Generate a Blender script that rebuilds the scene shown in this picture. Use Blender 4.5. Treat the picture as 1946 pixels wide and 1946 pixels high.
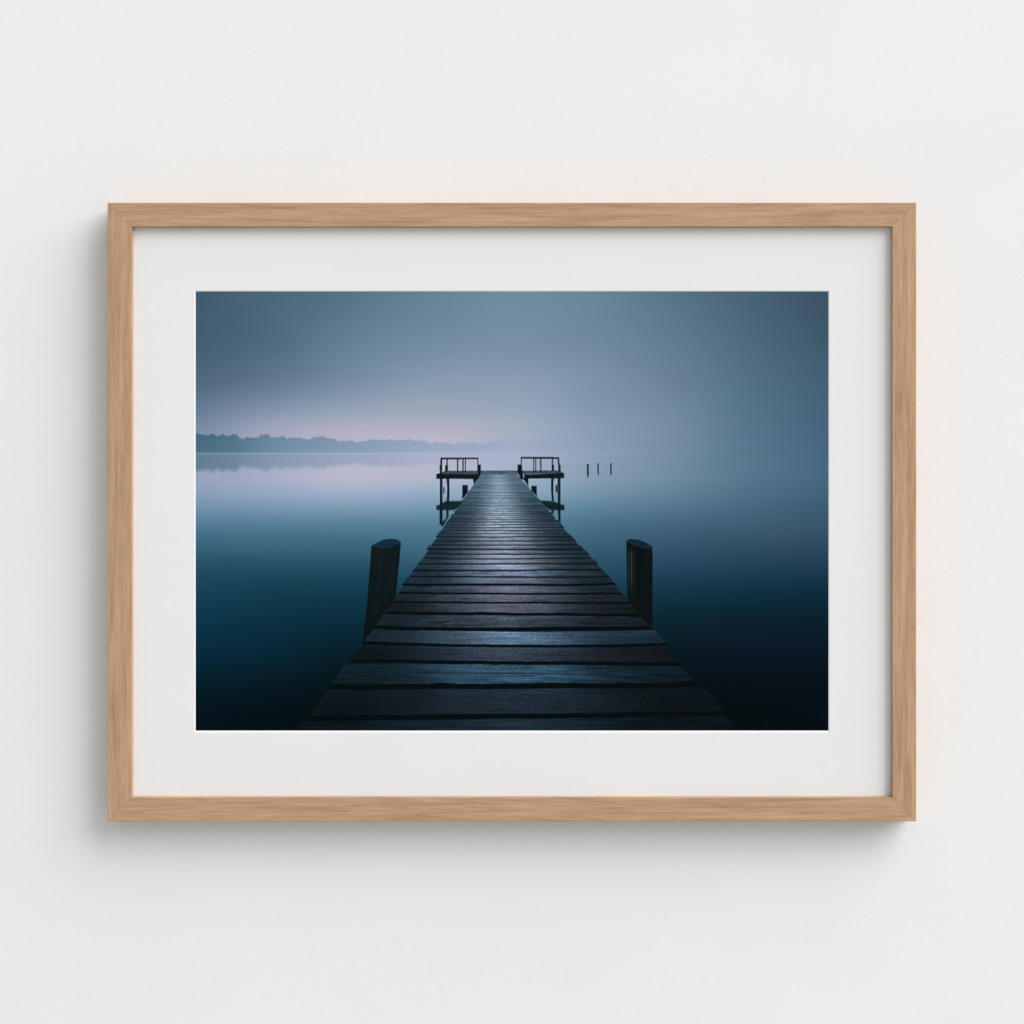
import bpy, bmesh, math
import numpy as np
from mathutils import Vector

scene = bpy.context.scene
for o in list(bpy.data.objects):
    bpy.data.objects.remove(o, do_unlink=True)

# ------------------------------------------------------------------ camera, light, exposure
CAM_D = 1.75                       # metres from the lens to the frame's front face
FRAME_T = 0.0310                   # how far the frame stands off the wall
PX = 1.01289 / 1946                # metres per photo pixel on the frame's front face
cam = bpy.data.cameras.new('camera')
cam.sensor_width = 36.0
cam.lens = 36.0 * CAM_D / 1.01289
cam.clip_start = 0.05
cam.clip_end = 100.0
cam_o = bpy.data.objects.new('camera', cam)
cam_o.location = (0.0, -FRAME_T - CAM_D, 0.0)
cam_o.rotation_euler = (math.radians(90), 0, 0)
scene.collection.objects.link(cam_o)
scene.camera = cam_o

world = bpy.data.worlds.new('World')
scene.world = world
world.use_nodes = True
bg = world.node_tree.nodes['Background']
bg.inputs['Color'].default_value = (0.98, 0.99, 1.0, 1)
bg.inputs['Strength'].default_value = 0.575          # light scattered back by a white room

# the window: one big soft light, high on the right
key = bpy.data.lights.new('window_light', 'AREA')
key.shape = 'RECTANGLE'
key.size = 36.0
key.size_y = 31.0
key.energy = 20000.0
key.color = (1.0, 0.992, 0.985)
key_o = bpy.data.objects.new('window_light', key)
KEY_DIR = Vector((1.9, -0.8, 1.75)).normalized()
key_o.location = KEY_DIR * 31.0
key_o.rotation_euler = (-KEY_DIR).to_track_quat('-Z', 'Y').to_euler()
scene.collection.objects.link(key_o)

scene.view_settings.view_transform = 'Standard'
scene.view_settings.look = 'None'
scene.view_settings.exposure = 0.0
scene.view_settings.gamma = 1.0
scene.view_settings.use_curve_mapping = False
scene.cycles.max_bounces = 8
scene.cycles.diffuse_bounces = 5

C = scene.collection


# ------------------------------------------------------------------ helpers
def link(name, mesh, mat, parent=None):
    o = bpy.data.objects.new(name, mesh)
    C.objects.link(o)
    if mat:
        mesh.materials.append(mat)
    if parent:
        o.parent = parent
    return o


def nodes_of(name):
    m = bpy.data.materials.new(name)
    m.use_nodes = True
    nt = m.node_tree
    return m, nt, nt.nodes['Principled BSDF']


def N(nt, kind, **kw):
    n = nt.nodes.new(kind)
    for k, v in kw.items():
        setattr(n, k, v)
    return n


def srgb(r, g, b):
    f = lambda c: ((c / 255 + 0.055) / 1.055) ** 2.4 if c > 10.3 else c / 255 / 12.92
    return (f(r), f(g), f(b), 1)


# ------------------------------------------------------------------ materials
def wall_material():
    m, nt, b = nodes_of('painted_plaster')
    L = nt.links
    tc = N(nt, 'ShaderNodeTexCoord')
    b.inputs['Roughness'].default_value = 0.85
    b.inputs['Specular IOR Level'].default_value = 0.15
    # paint: nearly even, a faint mottling of the coat
    n0 = N(nt, 'ShaderNodeTexNoise')
    n0.inputs['Scale'].default_value = 6.0
    n0.inputs['Detail'].default_value = 5.0
    L.new(tc.outputs['Object'], n0.inputs['Vector'])
    cr = N(nt, 'ShaderNodeValToRGB')
    cr.color_ramp.elements[0].position = 0.3
    cr.color_ramp.elements[0].color = (0.792, 0.790, 0.786, 1)
    cr.color_ramp.elements[1].position = 0.7
    cr.color_ramp.elements[1].color = (0.808, 0.807, 0.804, 1)
    L.new(n0.outputs['Fac'], cr.inputs['Fac'])
    # small filled nail holes and a hairline scratch, at their places on the wall
    col = cr.outputs['Color']
    sep = N(nt, 'ShaderNodeSeparateXYZ')
    L.new(tc.outputs['Object'], sep.inputs['Vector'])

    def wpt(px, py):
        k = (CAM_D + FRAME_T) / CAM_D
        return ((px - 973) * PX * k, -(py - 973) * PX * k)
    for (px, py, r, dark) in ((1211, 339, 0.0021, 0.84), (1453, 341, 0.0024, 0.88), (1647, 1740, 0.0022, 0.88)):
        x, z = wpt(px, py)
        cmb = N(nt, 'ShaderNodeCombineXYZ')
        cmb.inputs[0].default_value = x
        cmb.inputs[2].default_value = z
        vs = N(nt, 'ShaderNodeVectorMath', operation='DISTANCE')
        L.new(tc.outputs['Object'], vs.inputs[0])
        L.new(cmb.outputs[0], vs.inputs[1])
        mr = N(nt, 'ShaderNodeMapRange')
        mr.inputs['From Min'].default_value = 0.0
        mr.inputs['From Max'].default_value = r
        mr.inputs['To Min'].default_value = dark
        mr.inputs['To Max'].default_value = 1.0
        L.new(vs.outputs['Value'], mr.inputs['Value'])
        mx = N(nt, 'ShaderNodeMix', data_type='RGBA', blend_type='MULTIPLY')
        mx.inputs['Factor'].default_value = 1.0
        L.new(col, mx.inputs['A'])
        L.new(mr.outputs['Result'], mx.inputs['B'])
        col = mx.outputs['Result']
    L.new(col, b.inputs['Base Color'])
    # trowelled plaster: fine grain plus patches of coarser roller texture
    n1 = N(nt, 'ShaderNodeTexNoise')
    n1.inputs['Scale'].default_value = 420.0
    n1.inputs['Detail'].default_value = 3.0
    L.new(tc.outputs['Object'], n1.inputs['Vector'])
    n2 = N(nt, 'ShaderNodeTexNoise')
    n2.inputs['Scale'].default_value = 60.0
    n2.inputs['Detail'].default_value = 6.0
    n2.inputs['Distortion'].default_value = 0.8
    L.new(tc.outputs['Object'], n2.inputs['Vector'])
    patch = N(nt, 'ShaderNodeTexNoise')
    patch.inputs['Scale'].default_value = 3.1
    L.new(tc.outputs['Object'], patch.inputs['Vector'])
    pr = N(nt, 'ShaderNodeMapRange')
    pr.inputs['From Min'].default_value = 0.42
    pr.inputs['From Max'].default_value = 0.66
    L.new(patch.outputs['Fac'], pr.inputs['Value'])
    mul = N(nt, 'ShaderNodeMath', operation='MULTIPLY')
    L.new(n2.outputs['Fac'], mul.inputs[0])
    L.new(pr.outputs['Result'], mul.inputs[1])
    add = N(nt, 'ShaderNodeMath', operation='MULTIPLY_ADD')
    add.inputs[1].default_value = 0.25
    L.new(n1.outputs['Fac'], add.inputs[0])
    L.new(mul.outputs[0], add.inputs[2])
    # hairline scratch
    x0, z0 = wpt(1322, 289)
    sx = N(nt, 'ShaderNodeMath', operation='SUBTRACT'); sx.inputs[1].default_value = x0
    L.new(sep.outputs[0], sx.inputs[0])
    sz = N(nt, 'ShaderNodeMath', operation='SUBTRACT'); sz.inputs[1].default_value = z0
    L.new(sep.outputs[2], sz.inputs[0])
    ln = N(nt, 'ShaderNodeMath', operation='MULTIPLY_ADD'); ln.inputs[1].default_value = 0.27
    L.new(sx.outputs[0], ln.inputs[0]); L.new(sz.outputs[0], ln.inputs[2])
    wob = N(nt, 'ShaderNodeMath', operation='MULTIPLY_ADD'); wob.inputs[1].default_value = 0.012; 
    L.new(n2.outputs['Fac'], wob.inputs[0]); L.new(ln.outputs[0], wob.inputs[2])
    wo2 = N(nt, 'ShaderNodeMath', operation='SUBTRACT'); wo2.inputs[1].default_value = 0.006
    L.new(wob.outputs[0], wo2.inputs[0])
    ab = N(nt, 'ShaderNodeMath', operation='ABSOLUTE'); L.new(wo2.outputs[0], ab.inputs[0])
    m1 = N(nt, 'ShaderNodeMapRange'); m1.inputs['From Max'].default_value = 0.0009
    m1.inputs['To Min'].default_value = 1.0; m1.inputs['To Max'].default_value = 0.0
    L.new(ab.outputs[0], m1.inputs['Value'])
    ax = N(nt, 'ShaderNodeMath', operation='ABSOLUTE'); L.new(sx.outputs[0], ax.inputs[0])
    m2 = N(nt, 'ShaderNodeMapRange'); m2.inputs['From Min'].default_value = 0.02; m2.inputs['From Max'].default_value = 0.032
    m2.inputs['To Min'].default_value = 1.0; m2.inputs['To Max'].default_value = 0.0
    L.new(ax.outputs[0], m2.inputs['Value'])
    mm = N(nt, 'ShaderNodeMath', operation='MULTIPLY'); L.new(m1.outputs['Result'], mm.inputs[0]); L.new(m2.outputs['Result'], mm.inputs[1])
    fin = N(nt, 'ShaderNodeMath', operation='MULTIPLY_ADD'); fin.inputs[1].default_value = -0.22
    L.new(mm.outputs[0], fin.inputs[0]); L.new(add.outputs[0], fin.inputs[2])
    bp = N(nt, 'ShaderNodeBump')
    bp.inputs['Strength'].default_value = 0.35
    bp.inputs['Distance'].default_value = 0.0007
    L.new(fin.outputs[0], bp.inputs['Height'])
    L.new(bp.outputs['Normal'], b.inputs['Normal'])
    return m


def oak_material():
    """oak with the grain along the object's own X axis"""
    m, nt, b = nodes_of('oak')
    L = nt.links
    tc = N(nt, 'ShaderNodeTexCoord')
    oi = N(nt, 'ShaderNodeObjectInfo')
    rnd = N(nt, 'ShaderNodeMath', operation='MULTIPLY'); rnd.inputs[1].default_value = 17.0
    L.new(oi.outputs['Random'], rnd.inputs[0])
    off = N(nt, 'ShaderNodeVectorMath', operation='ADD')
    L.new(tc.outputs['Object'], off.inputs[0]); L.new(rnd.outputs[0], off.inputs[1])

    def stretched(sx, sy, detail, dist=0.0, rough=0.55):
        mp = N(nt, 'ShaderNodeMapping')
        mp.inputs['Scale'].default_value = (sx, sy, sy)
        L.new(off.outputs[0], mp.inputs['Vector'])
        n = N(nt, 'ShaderNodeTexNoise')
        n.inputs['Scale'].default_value = 1.0
        n.inputs['Detail'].default_value = detail
        n.inputs['Roughness'].default_value = rough
        n.inputs['Distortion'].default_value = dist
        L.new(mp.outputs[0], n.inputs['Vector'])
        return n
    broad = stretched(9, 210, 3, 0.4)
    fine = stretched(34, 800, 4, 0.3, 0.65)
    pores = stretched(60, 1300, 2)
    tint = stretched(20, 140, 2)
    mix = N(nt, 'ShaderNodeMath', operation='MULTIPLY_ADD'); mix.inputs[1].default_value = 0.95
    L.new(fine.outputs['Fac'], mix.inputs[0]); L.new(broad.outputs['Fac'], mix.inputs[2])
    mr = N(nt, 'ShaderNodeMapRange')
    mr.inputs['From Min'].default_value = 0.70; mr.inputs['From Max'].default_value = 1.25
    L.new(mix.outputs[0], mr.inputs['Value'])
    cr = N(nt, 'ShaderNodeValToRGB')
    e = cr.color_ramp.elements
    e[0].position = 0.0; e[0].color = srgb(162, 129, 98)
    e[1].position = 1.0; e[1].color = srgb(194, 161, 129)
    k = cr.color_ramp.elements.new(0.5); k.color = srgb(180, 147, 115)
    L.new(mr.outputs['Result'], cr.inputs['Fac'])
    # pinkish to yellowish drift between growth bands
    tr = N(nt, 'ShaderNodeValToRGB')
    tr.color_ramp.elements[0].position = 0.35; tr.color_ramp.elements[0].color = (1.0, 0.962, 0.955, 1)
    tr.color_ramp.elements[1].position = 0.65; tr.color_ramp.elements[1].color = (0.985, 0.992, 0.975, 1)
    L.new(tint.outputs['Fac'], tr.inputs['Fac'])
    mx = N(nt, 'ShaderNodeMix', data_type='RGBA', blend_type='MULTIPLY'); mx.inputs['Factor'].default_value = 1.0
    L.new(cr.outputs['Color'], mx.inputs['A']); L.new(tr.outputs['Color'], mx.inputs['B'])
    # short dark pores
    po = N(nt, 'ShaderNodeMapRange')
    po.inputs['From Min'].default_value = 0.28; po.inputs['From Max'].default_value = 0.42
    po.inputs['To Min'].default_value = 0.80; po.inputs['To Max'].default_value = 1.0
    L.new(pores.outputs['Fac'], po.inputs['Value'])
    mx2 = N(nt, 'ShaderNodeMix', data_type='RGBA', blend_type='MULTIPLY'); mx2.inputs['Factor'].default_value = 1.0
    L.new(mx.outputs['Result'], mx2.inputs['A']); L.new(po.outputs['Result'], mx2.inputs['B'])
    L.new(mx2.outputs['Result'], b.inputs['Base Color'])
    b.inputs['Roughness'].default_value = 0.6
    b.inputs['Specular IOR Level'].default_value = 0.25
    bp = N(nt, 'ShaderNodeBump')
    bp.inputs['Strength'].default_value = 0.25; bp.inputs['Distance'].default_value = 0.0002
    L.new(mix.outputs[0], bp.inputs['Height']); L.new(bp.outputs['Normal'], b.inputs['Normal'])
    return m


def board_material(name, col, bump=0.1):
    m, nt, b = nodes_of(name)
    L = nt.links
    tc = N(nt, 'ShaderNodeTexCoord')
    n = N(nt, 'ShaderNodeTexNoise'); n.inputs['Scale'].default_value = 900; n.inputs['Detail'].default_value = 3
    L.new(tc.outputs['Object'], n.inputs['Vector'])
    n2 = N(nt, 'ShaderNodeTexNoise'); n2.inputs['Scale'].default_value = 9; n2.inputs['Detail'].default_value = 4
    L.new(tc.outputs['Object'], n2.inputs['Vector'])
    cr = N(nt, 'ShaderNodeValToRGB')
    cr.color_ramp.elements[0].position = 0.3; cr.color_ramp.elements[0].color = (col[0] * 0.988, col[1] * 0.988, col[2] * 0.988, 1)
    cr.color_ramp.elements[1].position = 0.7; cr.color_ramp.elements[1].color = (*col, 1)
    L.new(n2.outputs['Fac'], cr.inputs['Fac'])
    L.new(cr.outputs['Color'], b.inputs['Base Color'])
    b.inputs['Roughness'].default_value = 0.9
    b.inputs['Specular IOR Level'].default_value = 0.1
    bp = N(nt, 'ShaderNodeBump'); bp.inputs['Strength'].default_value = bump; bp.inputs['Distance'].default_value = 0.0002
    L.new(n.outputs['Fac'], bp.inputs['Height']); L.new(bp.outputs['Normal'], b.inputs['Normal'])
    return m


def ink_material():
    m, nt, b = nodes_of('matte_photo_paper')
    L = nt.links
    at = N(nt, 'ShaderNodeAttribute', attribute_name='ink')
    L.new(at.outputs['Color'], b.inputs['Base Color'])
    b.inputs['Roughness'].default_value = 0.7
    b.inputs['Specular IOR Level'].default_value = 0.02
    return m


M_wall = wall_material()
M_oak = oak_material()
M_mat = board_material('mat_board', (0.775, 0.775, 0.772))
M_core = board_material('mat_core', (0.88, 0.88, 0.88), 0.03)
M_ink = ink_material()

# ------------------------------------------------------------------ the wall
bm = bmesh.new()
W = 3.0
v = [bm.verts.new(p) for p in ((-W, 0, -W), (W, 0, -W), (W, 0, W), (-W, 0, W), (-W, 0.12, -W), (W, 0.12, -W), (W, 0.12, W), (-W, 0.12, W))]
for f in ((0, 1, 2, 3), (7, 6, 5, 4), (0, 4, 5, 1), (3, 2, 6, 7), (0, 3, 7, 4), (1, 5, 6, 2)):
    bm.faces.new([v[i] for i in f])
me = bpy.data.meshes.new('wall')
bm.to_mesh(me); bm.free()
wall = link('wall', me, M_wall)
wall['kind'] = 'structure'
wall['label'] = 'plain white painted plaster wall with faint bumps and small marks'

# ------------------------------------------------------------------ the framed picture
pic = bpy.data.objects.new('framed_picture', None)
C.objects.link(pic)
pic['label'] = 'light oak frame with wide white mat around a misty blue photograph of a pier'
pic['category'] = 'framed picture'

FW = 1537.0 * PX          # outer width
FH = 1176.0 * PX          # outer height
RAIL = 45.8 * PX          # face width of the moulding
MAT_D = 0.0070            # mat surface behind the frame's front
LIP = 0.006               # rabbet


def rail(length, name):
    """mitred moulding along local X, outer edge at local Z = 0, inner edge at Z = -RAIL, front at local Y = -FRAME_T"""
    c = 0.0006
    f = -FRAME_T
    prof = [(-0.0002, 0.0), (f + c, 0.0), (f + c * 0.3, -c * 0.3), (f, -c), (f, -RAIL + c), (f + c * 0.3, -RAIL + c * 0.3), (f + c, -RAIL),
            (f + MAT_D, -RAIL), (f + MAT_D, -RAIL + LIP), (-0.0002, -RAIL + LIP)]
    bm = bmesh.new()
    rings = []
    NS = 40
    for i in range(NS + 1):
        t = i / NS * 2 - 1
        ring = []
        for (y, z) in prof:
            half = length / 2 + z            # 45 degree mitre
            ring.append(bm.verts.new((t * half, y, z)))
        rings.append(ring)
    n = len(prof)
    for a, b in zip(rings[:-1], rings[1:]):
        for i in range(n):
            j = (i + 1) % n
            bm.faces.new((a[i], a[j], b[j], b[i]))
    bm.faces.new(rings[0][::-1])
    bm.faces.new(rings[-1])
    bmesh.ops.recalc_face_normals(bm, faces=bm.faces)
    me = bpy.data.meshes.new(name)
    bm.to_mesh(me); bm.free()
    return me


me_h = rail(FW - 0.0001, 'frame_rail')
me_v = rail(FH - 0.0001, 'frame_rail_upright')
for mesh, loc, rot in ((me_h, (0, 0, FH / 2), 0), (me_h, (0, 0, -FH / 2), 180), (me_v, (FW / 2, 0, 0), 90), (me_v, (-FW / 2, 0, 0), -90)):
    o = bpy.data.objects.new('frame_rail', mesh)
    C.objects.link(o)
    if not mesh.materials:
        mesh.materials.append(M_oak)
    o.parent = pic
    o.location = loc
    o.rotation_euler = (0, math.radians(rot), 0)

# mat board with a bevel-cut window
kM = (CAM_D + MAT_D) / CAM_D
MT = 0.0003                                # depth of the bevel
kP = (CAM_D + MAT_D + MT) / CAM_D
yM = -FRAME_T + MAT_D + 0.00005
yP = yM + MT


def at(px, py, k):
    return ((px - 973.0) * PX * k, -(py - 973.0) * PX * k)


IX0, IY0, IX1, IY1 = 371.8, 553.7, 1574.5, 1388.4       # printed image on the sheet
WX0, WY1 = at(IX0 - 1.9, IY0 - 1.6, kM)                # mat window, front edge
WX1, WY0 = at(IX1 + 1.7, IY1 + 3.7, kM)
inx = FW / 2 - RAIL + LIP - 0.0006
inz = FH / 2 - RAIL + LIP - 0.0006


bm = bmesh.new()
o4 = [(-inx, -inz), (inx, -inz), (inx, inz), (-inx, inz)]
i4 = [(WX0, WY0), (WX1, WY0), (WX1, WY1), (WX0, WY1)]
fo = [bm.verts.new((x, yM, z)) for x, z in o4]
fi = [bm.verts.new((x, yM, z)) for x, z in i4]
bo = [bm.verts.new((x, yP, z)) for x, z in o4]
SLOPE = 0.0003
s4 = [(WX0 + SLOPE, WY0 + SLOPE), (WX1 - SLOPE, WY0 + SLOPE), (WX1 - SLOPE, WY1 - SLOPE), (WX0 + SLOPE, WY1 - SLOPE)]
bi = [bm.verts.new((x - 0.00002 * (1 if x > 0 else -1) * -1, yP, z)) for x, z in s4]
for i in range(4):
    j = (i + 1) % 4
    bm.faces.new((fo[i], fo[j], fi[j], fi[i]))
    bm.faces.new((bo[j], bo[i], bi[i], bi[j]))
    bm.faces.new((fo[j], fo[i], bo[i], bo[j]))
    bm.faces.new((fi[i], fi[j], bi[j], bi[i])).material_index = 1
bmesh.ops.recalc_face_normals(bm, faces=bm.faces)
me = bpy.data.meshes.new('mat_board')
bm.to_mesh(me); bm.free()
mat_o = link('mat_board', me, M_mat, pic)
me.materials.append(M_core)

# ------------------------------------------------------------------ the printed photograph: a misty lake with a wooden pier
# The print is a flat sheet; its ink is worked out here as a drawing and stored on the sheet's own grid.
K = 1.6
RW, RH = 1924, 1336
xs = IX0 + (np.arange(RW) + 0.5) * (IX1 - IX0) / RW
ys = IY0 + (np.arange(RH) + 0.5) * (IY1 - IY0) / RH
XX, YY = np.meshgrid(xs.astype(np.float32), ys.astype(np.float32))
rng = np.random.default_rng(7)
TAB = rng.random((16, 256, 256)).astype(np.float32)


def vnoise(x, y, seed=0):
    x0 = np.floor(x); y0 = np.floor(y)
    fx = x - x0; fy = y - y0
    fx = fx * fx * (3 - 2 * fx); fy = fy * fy * (3 - 2 * fy)
    xi = x0.astype(np.int64) & 255; yi = y0.astype(np.int64) & 255
    x1 = (xi + 1) & 255; y1 = (yi + 1) & 255
    t = TAB[seed]
    return (t[yi, xi] * (1 - fx) + t[yi, x1] * fx) * (1 - fy) + (t[y1, xi] * (1 - fx) + t[y1, x1] * fx) * fy - 0.5


def blur(a, sx, sy):
    def one(a, s, axis):
        if s <= 0.3:
            return a
        r = int(s * 3) + 1
        k = np.exp(-0.5 * (np.arange(-r, r + 1) / s) ** 2); k = (k / k.sum()).astype(np.float32)
        pad = [(0, 0)] * a.ndim; pad[axis] = (r, r)
        p = np.pad(a, pad, mode='edge')
        out = np.zeros_like(a)
        n = a.shape[axis]
        for i, w in enumerate(k):
            sl = [slice(None)] * a.ndim; sl[axis] = slice(i, i + n)
            out += w * p[tuple(sl)]
        return out
    return one(one(a, sx, 1), sy, 0)


gx = [372, 520, 670, 820, 973, 1120, 1270, 1420, 1574]
GRID = [
 (553, [(60,88,107),(72,102,120),(83,113,134),(97,128,148),(106,136,155),(102,131,152),(84,113,135),(70,96,117),(54,80,97)]),
 (640, [(64,92,110),(77,105,123),(96,125,146),(109,136,156),(116,140,160),(108,134,154),(93,122,142),(75,103,124),(58,86,105)]),
 (720, [(76,102,122),(94,118,142),(116,138,162),(132,151,172),(135,153,173),(122,144,167),(104,128,151),(80,110,132),(65,93,114)]),
 (780, [(103,122,147),(133,145,170),(150,160,180),(156,165,185),(152,164,185),(133,152,177),(116,138,162),(88,117,141),(70,99,124)]),
 (815, [(120,135,160),(158,162,185),(176,172,193),(177,173,194),(164,170,190),(140,157,182),(120,141,166),(90,118,143),(72,101,128)]),
 (845, [(135,148,172),(165,168,192),(185,178,198),(188,182,202),(166,172,194),(141,158,183),(119,141,166),(90,119,145),(74,103,130)]),
 (880, [(140,154,178),(164,170,194),(184,180,200),(184,181,202),(166,174,196),(140,158,183),(118,141,166),(90,120,145),(74,104,131)]),
 (902, [(150,161,186),(168,172,196),(188,182,203),(180,181,202),(163,175,198),(138,157,182),(116,140,165),(89,119,145),(73,103,130)]),
 (930, [(140,158,185),(154,168,194),(164,175,198),(154,172,196),(146,168,191),(125,150,176),(106,133,158),(83,114,139),(68,99,125)]),
 (960, [(118,145,175),(128,150,180),(132,155,180),(124,154,180),(116,149,175),(101,135,160),(90,120,148),(75,106,132),(62,92,118)]),
 (1000,[(80,120,147),(85,122,148),(84,124,150),(84,124,148),(82,120,144),(75,112,138),(68,100,126),(64,92,118),(57,85,110)]),
 (1040,[(55,98,122),(57,100,122),(58,100,122),(66,106,130),(62,100,124),(56,94,116),(52,84,108),(47,77,99),(44,70,93)]),
 (1080,[(32,76,100),(34,77,98),(34,78,98),(42,86,108),(40,82,104),(38,78,100),(34,68,92),(31,63,85),(30,58,81)]),
 (1120,[(20,66,88),(19,62,82),(17,60,80),(22,64,84),(24,62,82),(23,60,80),(19,54,72),(14,50,66),(13,44,62)]),
 (1180,[(9,53,75),(8,48,66),(6,44,60),(8,44,60),(8,40,56),(8,38,54),(8,36,49),(6,32,46),(5,31,44)]),
 (1240,[(4,42,61),(4,38,54),(4,30,40),(4,28,38),(4,26,36),(5,25,34),(6,24,32),(6,22,36),(5,22,36)]),
 (1300,[(2,29,40),(2,24,34),(2,19,25),(3,18,22),(3,17,21),(4,16,20),(4,16,20),(3,14,22),(3,15,24)]),
 (1345,[(2,21,30),(2,17,24),(3,14,18),(3,14,17),(3,14,17),(3,13,16),(2,12,15),(2,12,16),(2,13,22)]),
 (1388,[(2,16,22),(3,14,18),(4,12,14),(3,12,14),(3,12,14),(3,12,14),(2,12,14),(2,12,13),(1,12,16)]),
]


def pchip(xk, yk, x):
    """smooth curve through the knots, no overshoot; yk is (n, m)"""
    xk = np.asarray(xk, float); yk = np.asarray(yk, float)
    h = np.diff(xk)[:, None]; d = np.diff(yk, axis=0) / h
    m = np.zeros_like(yk)
    w1 = 2 * h[1:] + h[:-1]; w2 = h[1:] + 2 * h[:-1]
    a = d[:-1]; b = d[1:]
    with np.errstate(divide='ignore', invalid='ignore'):
        hm = (w1 + w2) / (w1 / a + w2 / b)
    m[1:-1] = np.where(a * b > 0, hm, 0.0)
    m[0] = d[0]; m[-1] = d[-1]
    x = np.clip(x, xk[0], xk[-1])
    i = np.clip(np.searchsorted(xk, x, side='right') - 1, 0, len(xk) - 2)
    hh = (xk[i + 1] - xk[i])[:, None]; t = ((x - xk[i])[:, None]) / hh
    return ((2 * t**3 - 3 * t**2 + 1) * yk[i] + (t**3 - 2 * t**2 + t) * hh * m[i]
            + (-2 * t**3 + 3 * t**2) * yk[i + 1] + (t**3 - t**2) * hh * m[i + 1])


g = np.array([[c for c in row[1]] for row in GRID], float)                 # rows, cols, 3
for r_, row in enumerate(GRID):
    if 780 <= row[0] <= 1000:
        g[r_, 5:] += np.array([-5, -2, -5])
        g[r_, :5] += np.array([-3, 0, -1])
    if row[0] >= 1040:
        g[r_] *= np.array([0.95, 0.985, 0.985])
rows = pchip([r[0] for r in GRID], g.reshape(len(GRID), -1), ys).reshape(RH, len(gx), 3)
img = pchip(gx, rows.transpose(1, 0, 2).reshape(len(gx), -1), xs).reshape(RW, RH, 3).transpose(1, 0, 2).astype(np.float32)
img = blur(img, 22, 5)


def over(mask, col):
    r = np.nonzero(mask.any(1))[0]; c = np.nonzero(mask.any(0))[0]
    if not len(r):
        return
    sl = (slice(r[0], r[-1] + 1), slice(c[0], c[-1] + 1))
    m = mask[sl][..., None]
    img[sl] = img[sl] * (1 - m) + np.asarray(col, np.float32) * m


# far shore with its trees, fading to the right into the mist
tl = [(38,905),(50,901),(60,900),(75,906),(90,915),(115,906),(140,899),(155,905),(170,915),(185,908),(200,903),(220,912),(235,918),(250,906),(265,900),(285,908),(300,920),(325,940),
      (338,928),(350,920),(365,924),(380,930),(405,925),(430,908),(448,904),(465,905),(490,920),(520,925),(560,919),(600,924),(640,922),(700,930),(725,938),(740,922),(770,924),(800,919),(850,925),
      (880,935),(920,949),(945,944),(970,939),(1005,956),(1050,942),(1100,935),(1180,938),(1250,938),(1350,940),(1400,944),(1450,955),(1480,949),(1520,953),(1550,952),(1590,972),(1610,950),(1660,960),
      (1690,955),(1730,953),(1750,966),(1800,955),(1850,945),(1932,949)]
tx = [360 + a / 3.167 for a, b in tl] + [1010, 1060, 1110, 1160, 1200, 1260, 1580]
ty = [540 + b / 3.167 for a, b in tl] + [838.5, 838.5, 841, 844, 847, 853, 861.5]
top = np.interp(xs, tx, ty)
top += 2.6 * vnoise(xs / 6.0, xs * 0, 1) + 3.0 * vnoise(xs / 2.6, xs * 0 + 9, 2) - 3.5 * np.clip(vnoise(xs / 1.7, xs * 0 + 21, 13) - 0.22, 0, 1) * 4
HZ = 861.5
tcol = np.stack([np.interp(xs, [372, 450, 520, 670, 820, 973, 1120, 1260], [c[i] for c in
        ((68,102,122),(84,115,136),(106,134,157),(129,150,174),(149,162,187),(155,166,190),(136,155,181),(119,141,166))]) for i in range(3)], -1)
fade = np.interp(xs, [372, 900, 1060, 1160, 1240], [1, 1, 0.55, 0.3, 0.0])
m = np.clip((YY - top[None, :]) / 1.2 + 0.5, 0, 1) * np.clip((HZ - YY) / 1.0 + 0.5, 0, 1) * fade[None, :]
m = blur(m.astype(np.float32), 0.9, 0.9)
hgt = np.clip((HZ - YY) / 45.0, 0, 1)[..., None]
tex = (vnoise(XX / 6, YY / 5, 3) + 0.6 * vnoise(XX / 2.5, YY / 2.5, 4))[..., None] * 6 * hgt
tc = tcol[None] + tex + (1 - hgt) * np.array([5, 6, 7]) - hgt * np.array([7, 4, 3])
img = img * (1 - m[..., None]) + tc.astype(np.float32) * m[..., None]
# its reflection, drawn out and soft
botm = HZ + (HZ - top) * 0.92 + 3 * vnoise(xs / 7, xs * 0 + 3, 5)
rm = np.clip((botm[None, :] - YY) / 9.0 + 0.5, 0, 1) * np.clip((YY - HZ) / 1.0 + 0.5, 0, 1) * fade[None, :]
rm = blur(rm.astype(np.float32), 3.0, 2.2) * (YY > HZ)
rcol = (tcol + np.array([12, 9, 9]))[None] + np.clip((YY - HZ) / 45, 0, 1)[..., None] * np.array([-4, -2, 2])
img = img * (1 - 0.72 * rm[..., None]) + rcol.astype(np.float32) * 0.72 * rm[..., None]
# thin line of mist on the water
mist = np.exp(-((YY - HZ) / 1.6) ** 2) * np.interp(XX, [372, 700, 973, 1250, 1400], [0.24, 0.17, 0.12, 0.05, 0.0])
over(mist.astype(np.float32), (186, 196, 214))
img += (vnoise(XX / 90, YY / 30, 6) * 1.2)[..., None]
grey = img.mean(-1, keepdims=True)
img = grey + (img - grey) * 0.955


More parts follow.
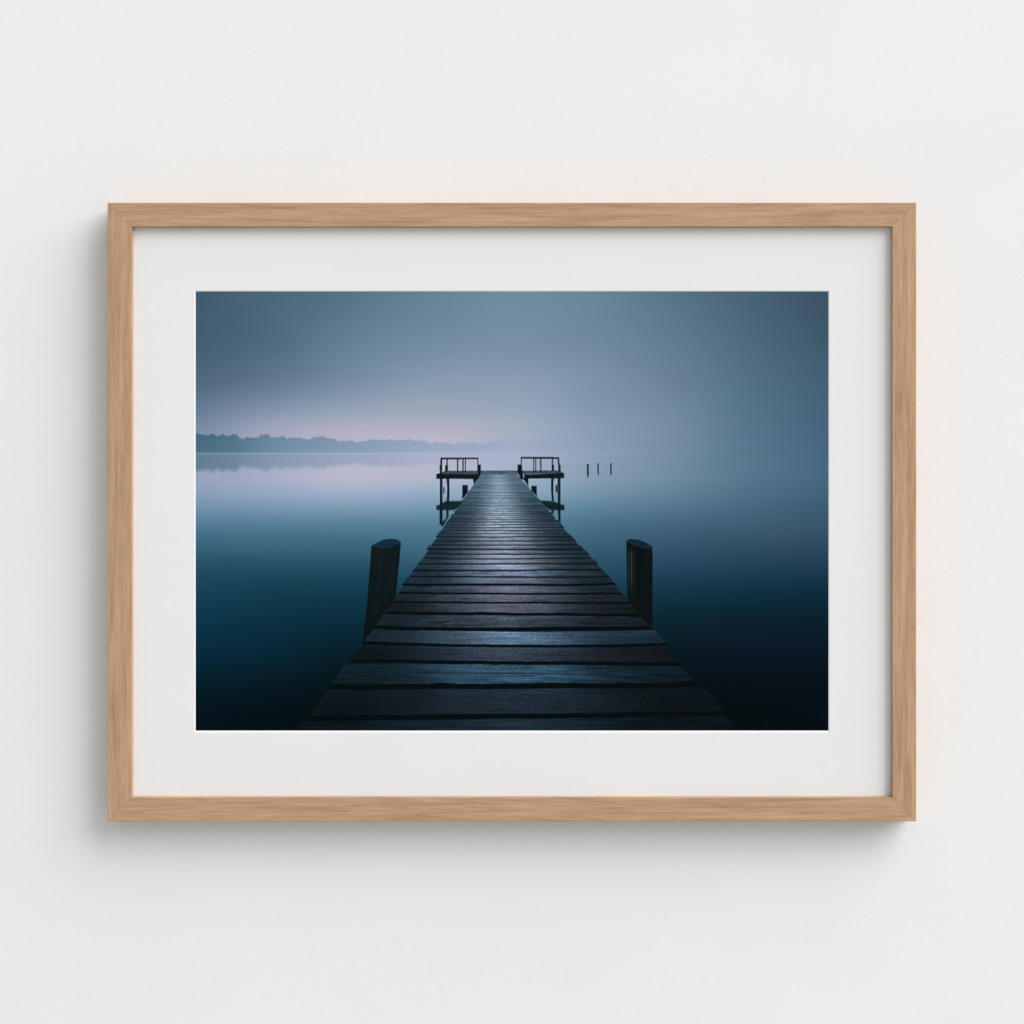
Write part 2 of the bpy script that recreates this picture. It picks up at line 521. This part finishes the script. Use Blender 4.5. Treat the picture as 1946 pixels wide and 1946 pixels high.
def poly(pts, org=None, soft=0.5):
    """coverage mask of a polygon given in photo pixels (or in a zoomed crop: org = (x, y, scale))"""
    P = np.array(pts, float)
    if org:
        P = P / org[2] + np.array(org[:2])
    inside = np.zeros((RH, RW), bool)
    x0 = max(int((P[:, 0].min() - IX0) * K) - 2, 0); x1 = min(int((P[:, 0].max() - IX0) * K) + 4, RW)
    y0 = max(int((P[:, 1].min() - IY0) * K) - 2, 0); y1 = min(int((P[:, 1].max() - IY0) * K) + 4, RH)
    X = XX[y0:y1, x0:x1]; Y = YY[y0:y1, x0:x1]
    acc = np.zeros(X.shape, np.float32)
    for ox, oy in ((-.16, -.16), (.16, -.16), (-.16, .16), (.16, .16)):
        ins = np.zeros(X.shape, bool)
        for i in range(len(P)):
            (ax, ay), (bx, by) = P[i], P[(i + 1) % len(P)]
            if ay == by:
                continue
            c = ((ay > Y + oy) != (by > Y + oy)) & (X + ox < (bx - ax) * (Y + oy - ay) / (by - ay) + ax)
            ins ^= c
        acc += ins
    out = np.zeros((RH, RW), np.float32)
    out[y0:y1, x0:x1] = acc / 4
    return out


Z3 = (800, 840, 4.83)
DK = (13, 25, 31)
# water reflections of the far landing first, softened
refl = np.zeros((RH, RW), np.float32)
for p in ([(140,582),(175,576),(222,544),(400,541),(345,600),(305,626),(140,624)],
          [(170,618),(196,618),(196,735),(186,762),(170,755)], [(233,618),(253,618),(253,690),(233,705)],
          [(262,670),(200,778),(186,768),(196,735)],
          [(1085,536),(1218,545),(1285,572),(1316,578),(1316,626),(1180,624),(1150,600)],
          [(1197,620),(1219,620),(1219,668),(1197,645)], [(1256,620),(1280,620),(1280,745),(1262,722)]):
    refl = np.maximum(refl, poly(p, Z3))
refl = blur(refl, 0.8, 1.6)
over(refl * 0.95, (14, 28, 34))

solid = []
for p in ([(178,142),(197,142),(193,292),(174,292)], [(232,150),(246,150),(247,270),(237,270)],
          [(180,142),(526,142),(526,158),(180,159)], [(330,158),(342,158),(342,282),(330,282)],
          [(380,158),(392,158),(392,272),(381,272)], [(402,158),(413,158),(413,272),(402,272)],
          [(516,142),(527,142),(527,266),(516,266)], [(526,208),(549,208),(549,297),(520,332)],
          [(170,215),(179,211),(179,290),(172,290)], [(220,212),(248,212),(248,268),(220,268)],
          [(173,336),(198,336),(197,760),(186,764),(172,748)], [(234,336),(260,336),(262,430),(259,560),(235,560),(241,430)],
          [(205,412),(216,412),(216,472),(205,472)], [(478,296),(549,296),(530,330),(480,390)],
          [(379,395),(430,395),(430,458),(376,532)],
          [(918,137),(1210,137),(1266,141),(1266,156),(918,153)], [(916,137),(927,137),(928,265),(917,265)],
          [(888,205),(918,205),(930,262),(945,348),(915,340),(884,272)], [(1031,152),(1042,152),(1042,274),(1031,274)],
          [(1047,152),(1058,152),(1058,274),(1047,274)], [(1093,152),(1105,152),(1106,278),(1094,278)],
          [(1200,140),(1212,140),(1212,262),(1200,262)], [(1204,208),(1221,208),(1221,263),(1204,263)],
          [(1252,140),(1267,140),(1281,276),(1264,276)], [(1268,210),(1281,210),(1281,276),(1268,276)],
          [(945,297),(985,297),(986,408),(945,348)], [(1012,402),(1063,402),(1064,498),(1015,447)],
          [(1195,332),(1218,332),(1215,450),(1220,542),(1201,542),(1194,440)], [(1255,330),(1280,330),(1280,742),(1262,722),(1256,600)],
          [(1236,395),(1252,395),(1252,462),(1236,462)]):
    solid.append(poly(p, Z3))
# landings: planked tops, then the dark beams under them
stip = (vnoise(XX / 3.0, YY / 1.3, 7) * 44 + vnoise(XX / 1.1, YY / 0.9, 8) * 30)[..., None]
for p in ([(150,292),(226,264),(548,264),(548,299)], [(885,264),(1215,260),(1272,262),(1314,287),(985,294),(890,294)]):
    mk = poly(p, Z3)
    img = img * (1 - mk[..., None]) + (np.array([52, 72, 86], np.float32) + stip * 0.8) * mk[..., None]
for p in ([(140,291),(482,297),(480,340),(140,338)], [(980,299),(1315,284),(1315,333),(980,336)]):
    over(poly(p, Z3), DK)
for mk in solid:
    over(mk, DK)
mk = poly([(548,264),(888,264),(888,298),(548,298)], Z3)
img = img * (1 - mk[..., None]) + (np.array([66, 88, 106], np.float32) + stip * 1.1) * mk[..., None]
over(poly([(548,262),(888,262),(888,267),(548,267)], Z3) * 0.6, (34, 50, 62))
# three stakes far out in the water
for p in ([(1524,199),(1539,199),(1540,300),(1536,329),(1527,328),(1523,290)], [(1619,197),(1633,196),(1633,304),(1621,306)], [(1736,196),(1750,195),(1749,302),(1738,303)]):
    over(poly(p, Z3), (8, 18, 27))
# their broken reflections are lost in the mist

# ---- the deck of the pier
S = YY - 857.0
XL = 913.5 - 0.7072 * (YY - 901.5)
XR = 983.0 + 0.870 * (YY - 901.5) + 4.5 * np.exp(-((YY - 1100) / 75.0) ** 2)
gaps = [(1366, 1361.5, 1356, 9.5), (1305.5, 1304, 1301, 10.0), (1257.8, 1259.5, 1262, 7.0), (1221, 1227, 1224.8, 5.4), (1192, 1196.5, 1194, 7.4),
        (1165, 1167.3, 1168.6, 4.6), (1144.5, 1145.6, 1146, 3.0), (1127, 1128.5, 1128.3, 3.2), (1110.5, 1111.6, 1110.5, 3.8), (1096, 1097.2, 1096.6, 2.3),
        (1083.7, 1084, 1083, 2.4), (1072, 1071.8, 1070.8, 2.2), (1061.7, 1062, 1061, 2.0), (1052.7, 1053.2, 1053, 2.0), (1043.5, 1044.3, 1043, 2.4),
        (1035.5, 1035.8, 1035, 1.8), (1027.5, 1028, 1027, 1.7), (1020, 1020.4, 1020, 1.7), (1014, 1014.3, 1014, 1.3), (1008.5, 1008.8, 1008.5, 1.5),
        (1002.8, 1002.8, 1002.6, 1.6), (997.5, 997.5, 997.3, 1.4), (992.4, 992.4, 992.4, 1.4), (987.6, 987.6, 987.4, 1.3), (983.5, 983.5, 983.5, 1.1)]
q = 1 / (983.5 - 857)
while 1 / q > 45:
    q += 0.000245 * (0.92 + 0.16 * rng.random())
    yy = 857 + 1 / q
    w = max(0.35, 1.25 * (yy - 857) / 125)
    gaps.append((yy + 0.3 * (rng.random() - .5), yy, yy + 0.3 * (rng.random() - .5), w * (0.7 + 0.6 * rng.random())))
gaps = [(1424, 1422, 1420, 10)] + gaps
# colour of each plank: middle, left end, right end
PL = [((22,37,48),(11,23,29),(13,27,35)), ((29,42,53),(13,24,30),(15,28,35)), ((46,74,94),(20,38,49),(20,41,55)), ((48,60,74),(17,28,34),(21,34,43)),
      ((80,103,125),(29,45,56),(29,52,71)), ((58,68,81),(29,42,52),(23,35,43)), ((76,83,97),(25,34,39),(25,33,38)), ((80,89,104),(34,47,55),(29,40,47)),
      ((82,93,110),(33,50,62),(32,45,55)), ((88,100,118),(31,50,61),(31,45,55)), ((92,113,135),(31,51,64),(34,52,66)), ((114,125,144),(35,55,66),(36,50,60)),
      ((118,130,149),(39,59,71),(38,55,67)), ((118,128,146),(40,60,73),(40,57,68)), ((113,122,139),(39,59,72),(37,53,65)), ((110,121,137),(39,60,73),(37,55,67))]


def deckcol(i, y):
    if i < len(PL):
        return [np.array(c, np.float32) for c in PL[i]]
    f = np.interp(y, [901, 915, 940, 970, 1000, 1030], [0, 1, 2, 3, 4, 5])
    mids = [(128,160,178), (150,172,188), (147,166,181), (143,158,173), (136,149,165), (115,127,143)]
    les = [(62,92,110), (62,90,108), (54,80,96), (48,70,84), (44,64,78), (42,62,76)]
    res = [(62,92,110), (56,84,102), (46,72,88), (44,64,78), (42,60,74), (42,56,70)]
    pick = lambda T: np.array([np.interp(f, range(6), [t[k] for t in T]) for k in range(3)], np.float32)
    j = (rng.random() - 0.5) * 16
    return [pick(mids) + j, pick(les) + j * 0.5, pick(res) + j * 0.5]


Lc = (XX - XL) / (XR - XL)                       # 0 at the left edge, 1 at the right
q_ = 2 * Lc - 1


def gapline(gp):
    l, c, r, w = gp
    return c + (r - l) / 2 * q_ + ((l + r) / 2 - c) * q_ * q_


deck = (YY > 901.3)
for i in range(len(gaps) - 1):
    lo, hi = gaps[i], gaps[i + 1]
    if 985 < lo[1] < 1180:
        lo = (*lo[:3], lo[3] * 1.2)
    r0 = max(int((min(hi[:3]) - hi[3] - IY0) * K) - 3, 0)
    r1 = min(int((max(lo[:3]) + lo[3] - IY0) * K) + 4, RH)
    if r1 <= r0:
        continue
    sl = slice(r0, r1)
    q_ = (2 * Lc - 1)[sl]
    yb = gapline(lo); yt = gapline(hi)
    X = XX[sl]; Y = YY[sl]
    big = np.clip((lo[1] - 857) / 300, 0.05, 1.6)
    # ragged plank edges
    yb = yb + vnoise(X / 90, X * 0 + i * 3.1, 9) * 1.3 * big + vnoise(X / 9, X * 0 + i * 1.7, 10) * 0.5 * big
    yt = yt + vnoise(X / 110, X * 0 + i * 2.3, 11) * 1.2 * big + vnoise(X / 8, X * 0 + i * 5.7, 12) * 0.4 * big
    top_e = yt + hi[3] * 0.5
    bot_e = yb - lo[3] * (0.5 + 0.35 * vnoise(X / 150, X * 0 + i * 4.3, 6) + 0.22 * np.clip(vnoise(X / 38, X * 0 + i * 6.1, 7) - 0.15, 0, 1) * 3)
    jl = (rng.random() - 0.5) * 9 * big; jr = (rng.random() - 0.5) * 9 * big
    endl = XL[sl] + jl + vnoise(Y / 5, Y * 0 + i, 13) * 2 * big
    endr = XR[sl] + jr + vnoise(Y / 5, Y * 0 + i + 40, 13) * 2 * big
    across = np.clip((X - endl) * 1.1 + .5, 0, 1) * np.clip((endr - X) * 1.1 + .5, 0, 1)
    dk = across * np.clip((Y - 901.3) * 1.2 + .5, 0, 1)
    # the dark gap, as deep as the next plank's edge
    under = dk * np.clip((bot_e + lo[3] - Y) * 1.3 + .5, 0, 1) * np.clip((Y - bot_e) * 1.3 + .5, 0, 1)
    gcol = np.array([4, 11, 14], np.float32) if lo[1] > 1010 else np.array([16, 30, 40], np.float32) + (1010 - lo[1]) * np.array([.20, .30, .36], np.float32)
    gcol = gcol.astype(np.float32)
    gs = 1.0 if lo[1] > 985 else np.interp(lo[1], [901, 940, 985], [0.7, 0.9, 1.0]) * (0.7 + 0.5 * rng.random())
    if lo[1] < 985:
        gs = gs * (1 - 0.3 * np.clip(1 - np.abs(2 * Lc[sl] - 0.98) / 0.6, 0, 1))
    img[sl] = img[sl] * (1 - (under * gs)[..., None]) + gcol * (under * gs)[..., None]
    pm = dk * np.clip((Y - top_e) * 1.3 + .5, 0, 1) * np.clip((bot_e - Y) * 1.3 + .5, 0, 1)
    cm, cl, cr = deckcol(i, hi[1])
    cl = cl * (0.82 if i < 4 else 0.88); cr = cr * (0.70 if i < 4 else 0.84)
    lc = np.clip(Lc[sl], 0, 1)[..., None]
    wl = np.clip(lc / 0.46, 0, 1); wl = (wl * wl * (3 - 2 * wl)) ** 1.25
    wr = np.clip((1 - lc) / 0.52, 0, 1); wr = (wr * wr * (3 - 2 * wr)) ** 1.15
    col = np.where(lc < 0.47, cl + (cm - cl) * wl, cr + (cm - cr) * wr)
    lum = col.mean(-1)
    wet = np.exp(-((lc[..., 0] - 0.49) / 0.17) ** 2) * np.interp(lo[1], [920, 1000, 1070, 1240], [0.10, 0.10, 0.12, 0.08]) - np.exp(-((np.abs(lc[..., 0] - 0.49) - 0.33) / 0.12) ** 2) * 0.10
    col = col * (1 + wet)[..., None]
    # grain in the plank's own perspective
    u = (X - 960) / S[sl] * 400
    vv = (Y - top_e) / np.maximum(bot_e - top_e, 0.6)
    hpx = np.maximum(bot_e - top_e, 0.6)
    long_ = vnoise(u / 46 + i * 13, vv * hpx / 1.9 + i * 7, 14) + 0.7 * vnoise(u / 20 + i * 5, vv * hpx / 1.2 + i * 3, 15)
    spk = vnoise(X / 1.5, Y / 1.1 + i, 0) + 0.7 * vnoise(X / 2.6, Y / 1.5, 1)
    cloud = vnoise(u / 90 + i * 3, vv * 1.5 + i * 9, 2) + 0.6 * vnoise(u / 35 + i, vv * 2.5 + i * 4, 3)
    grained = 1.15 if i in (2, 5, 0, 10) else 0.6
    mod = 1 + (0.34 * grained * long_ + 0.21 * spk * np.interp(lo[1], [930, 1060], [0.6, 1]) + 0.20 * cloud)
    # sheen: plank faces a touch brighter along their far edge, darker to the near edge
    if i < 9:
        # sawn grain: thin dark and light lines that wander along the board
        wand = vv * hpx + 2.5 * vnoise(X / 85, X * 0 + i * 3.7, 8)
        lines = vnoise(X / 70 + i * 5, wand / 0.95, 10)
        mod = mod + (0.42 if i in (0, 2, 5) else 0.20) * lines * np.clip(0.35 + 1.6 * vnoise(X / 120 + i * 9, vv * 1.2, 11) + 0.4, 0, 1)
        mod = mod + 0.07 * spk
    mod = mod * (1.06 - 0.14 * vv)
    col = col * mod[..., None]
    warm = np.clip(vnoise(X / 60 + i * 7.7, Y / 14, 12) - 0.12, 0, 1) * np.interp(lo[1], [1010, 1090, 1180, 1240], [0, 1, 1, 0.3])
    col = col + warm[..., None] * np.array([14, 2, -5], np.float32)
    # blue sky glints on rough spots
    gl = np.clip(vnoise(X / 2.8, Y / 0.9 + i * 3, 5) + 0.6 * spk - 0.42, 0, 1) * 65 * np.clip(lum / 60, 0.3, 1)
    col = col + gl[..., None] * np.array([0.7, 1.0, 1.2], np.float32)
    pm = pm[..., None]
    img[sl] = img[sl] * (1 - pm) + col * pm
# cracks and knots
def crack(pts, w, a):
    global img
    P = np.array(pts, float)
    yv = np.interp(XX, P[:, 0], P[:, 1]); inx_ = (XX > P[0, 0]) & (XX < P[-1, 0])
    tt = np.clip((XX - P[0, 0]) / (P[-1, 0] - P[0, 0]), 0, 1)
    mk = np.exp(-((YY - yv) / (w * (0.25 + np.sin(np.pi * tt)))) ** 2) * inx_ * a
    over(mk.astype(np.float32), (6, 14, 18))


crack([(812, 1182), (824, 1184), (838, 1183.5), (858, 1180)], 1.2, 0.8)
crack([(775, 1280), (820, 1278), (900, 1279), (1010, 1279.5), (1100, 1281.5), (1170, 1281)], 0.9, 0.65)
crack([(840, 1186), (900, 1188), (960, 1186.5)], 0.6, 0.5)
crack([(876, 1138.5), (886, 1137), (894, 1138)], 1.0, 0.6)
crack([(928, 1353), (932, 1352.5), (936, 1353)], 1.2, 0.8)
crack([(1014, 1234.5), (1018, 1234), (1022, 1235)], 0.8, 0.7)
crack([(1000, 1144), (1025, 1141.5), (1050, 1143)], 0.7, 0.5)
# pinkish evening light on the wet boards
pk = np.exp(-((XX - 962) / 70.0) ** 2 - ((YY - 1120) / 75.0) ** 2) * (YY > 905)
img += (pk * 5)[..., None] * np.array([1.0, 0.1, 0.2], np.float32)

# ---- the two mooring posts
Z6 = (660, 1000, 6.44)
Z7 = (970, 1000, 6.44)


def ink(mask, col):
    global img
    img = img * (1 - mask[..., None]) + col.astype(np.float32) * mask[..., None]


st = 0.6 * vnoise((XX + (YY - 1100) * 0.09) / 1.3, YY / 26, 4) + 0.5 * vnoise((XX + (YY - 1100) * 0.09) / 9, YY / 60, 5) + 0.3 * vnoise(XX / 2, YY / 4, 9)
body = poly([(294,240),(340,214),(430,170),(540,152),(620,166),(656,196),(640,400),(600,790),(598,862),(560,940),(450,1060),(335,1240),(212,1405),(180,1425),(215,1180),(250,830),(280,440)], Z6)
shade = np.clip((YY - 1040) / 170, 0, 1)
ink(body, np.array([15, 26, 29]) + (st * 9)[..., None] * np.array([1, 1.05, 1.0]) - (shade * 8)[..., None])
over(poly([(297,238),(340,212),(430,168),(540,150),(620,164),(655,195),(640,208),(560,245),(480,262),(380,260),(312,252)], Z6), (18, 47, 62))
mk = poly([(330,238),(430,185),(540,164),(610,174),(630,196),(560,228),(480,246),(390,246)], Z6)
ink(mk * 0.8, np.array([16, 43, 57]) + (vnoise(XX / 8, YY / 2, 6) * 14)[..., None])
body = poly([(1418,182),(1440,164),(1480,156),(1560,165),(1650,196),(1738,248),(1741,1245),(1680,1205),(1570,1085),(1470,945),(1428,865)], Z7)
st = 0.7 * vnoise(XX / 1.2, YY / 40, 7) + 0.4 * vnoise(XX / 2, YY / 4, 9)
ink(body, np.array([9, 17, 19]) + (st * 7)[..., None])
for xa, wv, a in ((1447, 5, 0.42), (1483, 7, 0.5), (1515, 14, 0.12)):
    x_ = 970 + xa / 6.44
    mk = body * np.exp(-((XX - x_) / (wv / 6.44)) ** 2) * np.clip((YY - 1040) / 12, 0, 1) * np.clip((1140 - YY) / 40, 0, 1) * a
    over(mk.astype(np.float32), (96, 108, 112))
over(poly([(1418,185),(1440,164),(1480,156),(1560,165),(1650,196),(1736,246),(1736,276),(1680,285),(1610,272),(1530,240),(1440,210)], Z7), (14, 35, 45))
mk = poly([(1432,188),(1480,170),(1560,178),(1650,208),(1715,250),(1700,266),(1620,258),(1530,225)], Z7)
ink(mk * 0.8, np.array([16, 38, 48]) + (vnoise(XX / 4, YY / 2, 8) * 16)[..., None])

# crisp print: slight acutance round the edges, then fine grain
img = img + 0.45 * (img - blur(img, 1.7, 1.7))
img = np.clip(img, 0, 255)
img = img.reshape(RH // 2, 2, RW // 2, 2, 3).mean((1, 3))
lin = np.where(img <= 10.3, img / 255 / 12.92, ((img / 255 + 0.055) / 1.055) ** 2.4)
INK_GAIN = 0.985
lin = np.clip(lin * INK_GAIN, 0.0006, 0.9)
nH, nW = lin.shape[:2]
PAPER = 0.90
cx = np.concatenate([[IX0 - 8, IX0 - 0.05, IX0], IX0 + (np.arange(nW) + 0.5) * (IX1 - IX0) / nW, [IX1, IX1 + 0.05, IX1 + 8]])
cy = np.concatenate([[IY0 - 8, IY0 - 0.05, IY0], IY0 + (np.arange(nH) + 0.5) * (IY1 - IY0) / nH, [IY1, IY1 + 0.05, IY1 + 8]])
full = np.full((nH + 6, nW + 6, 4), PAPER, np.float32); full[..., 3] = 1
full[2:-2, 2:-2, :3] = np.pad(lin, ((1, 1), (1, 1), (0, 0)), mode='edge')
GX, GY = np.meshgrid((cx - 973) * PX * kP, -(cy - 973) * PX * kP)
co = np.stack([GX, np.full_like(GX, yP + 0.00012), GY], -1).astype(np.float32).reshape(-1, 3)
nr, nc = GX.shape
idx = np.arange(nr * nc).reshape(nr, nc)
quads = np.stack([idx[1:, :-1], idx[1:, 1:], idx[:-1, 1:], idx[:-1, :-1]], -1).reshape(-1, 4).astype(np.int32)
me = bpy.data.meshes.new('print')
me.vertices.add(len(co)); me.vertices.foreach_set('co', co.ravel())
me.loops.add(quads.size); me.loops.foreach_set('vertex_index', quads.ravel())
me.polygons.add(len(quads)); me.polygons.foreach_set('loop_start', np.arange(0, quads.size, 4, dtype=np.int32))
me.update(calc_edges=True)
at_ = me.color_attributes.new('ink', 'FLOAT_COLOR', 'POINT')
at_.data.foreach_set('color', full.reshape(-1))
pr = link('print', me, M_ink, pic)
pr['label'] = 'blue misty photograph of a wooden pier over still water'
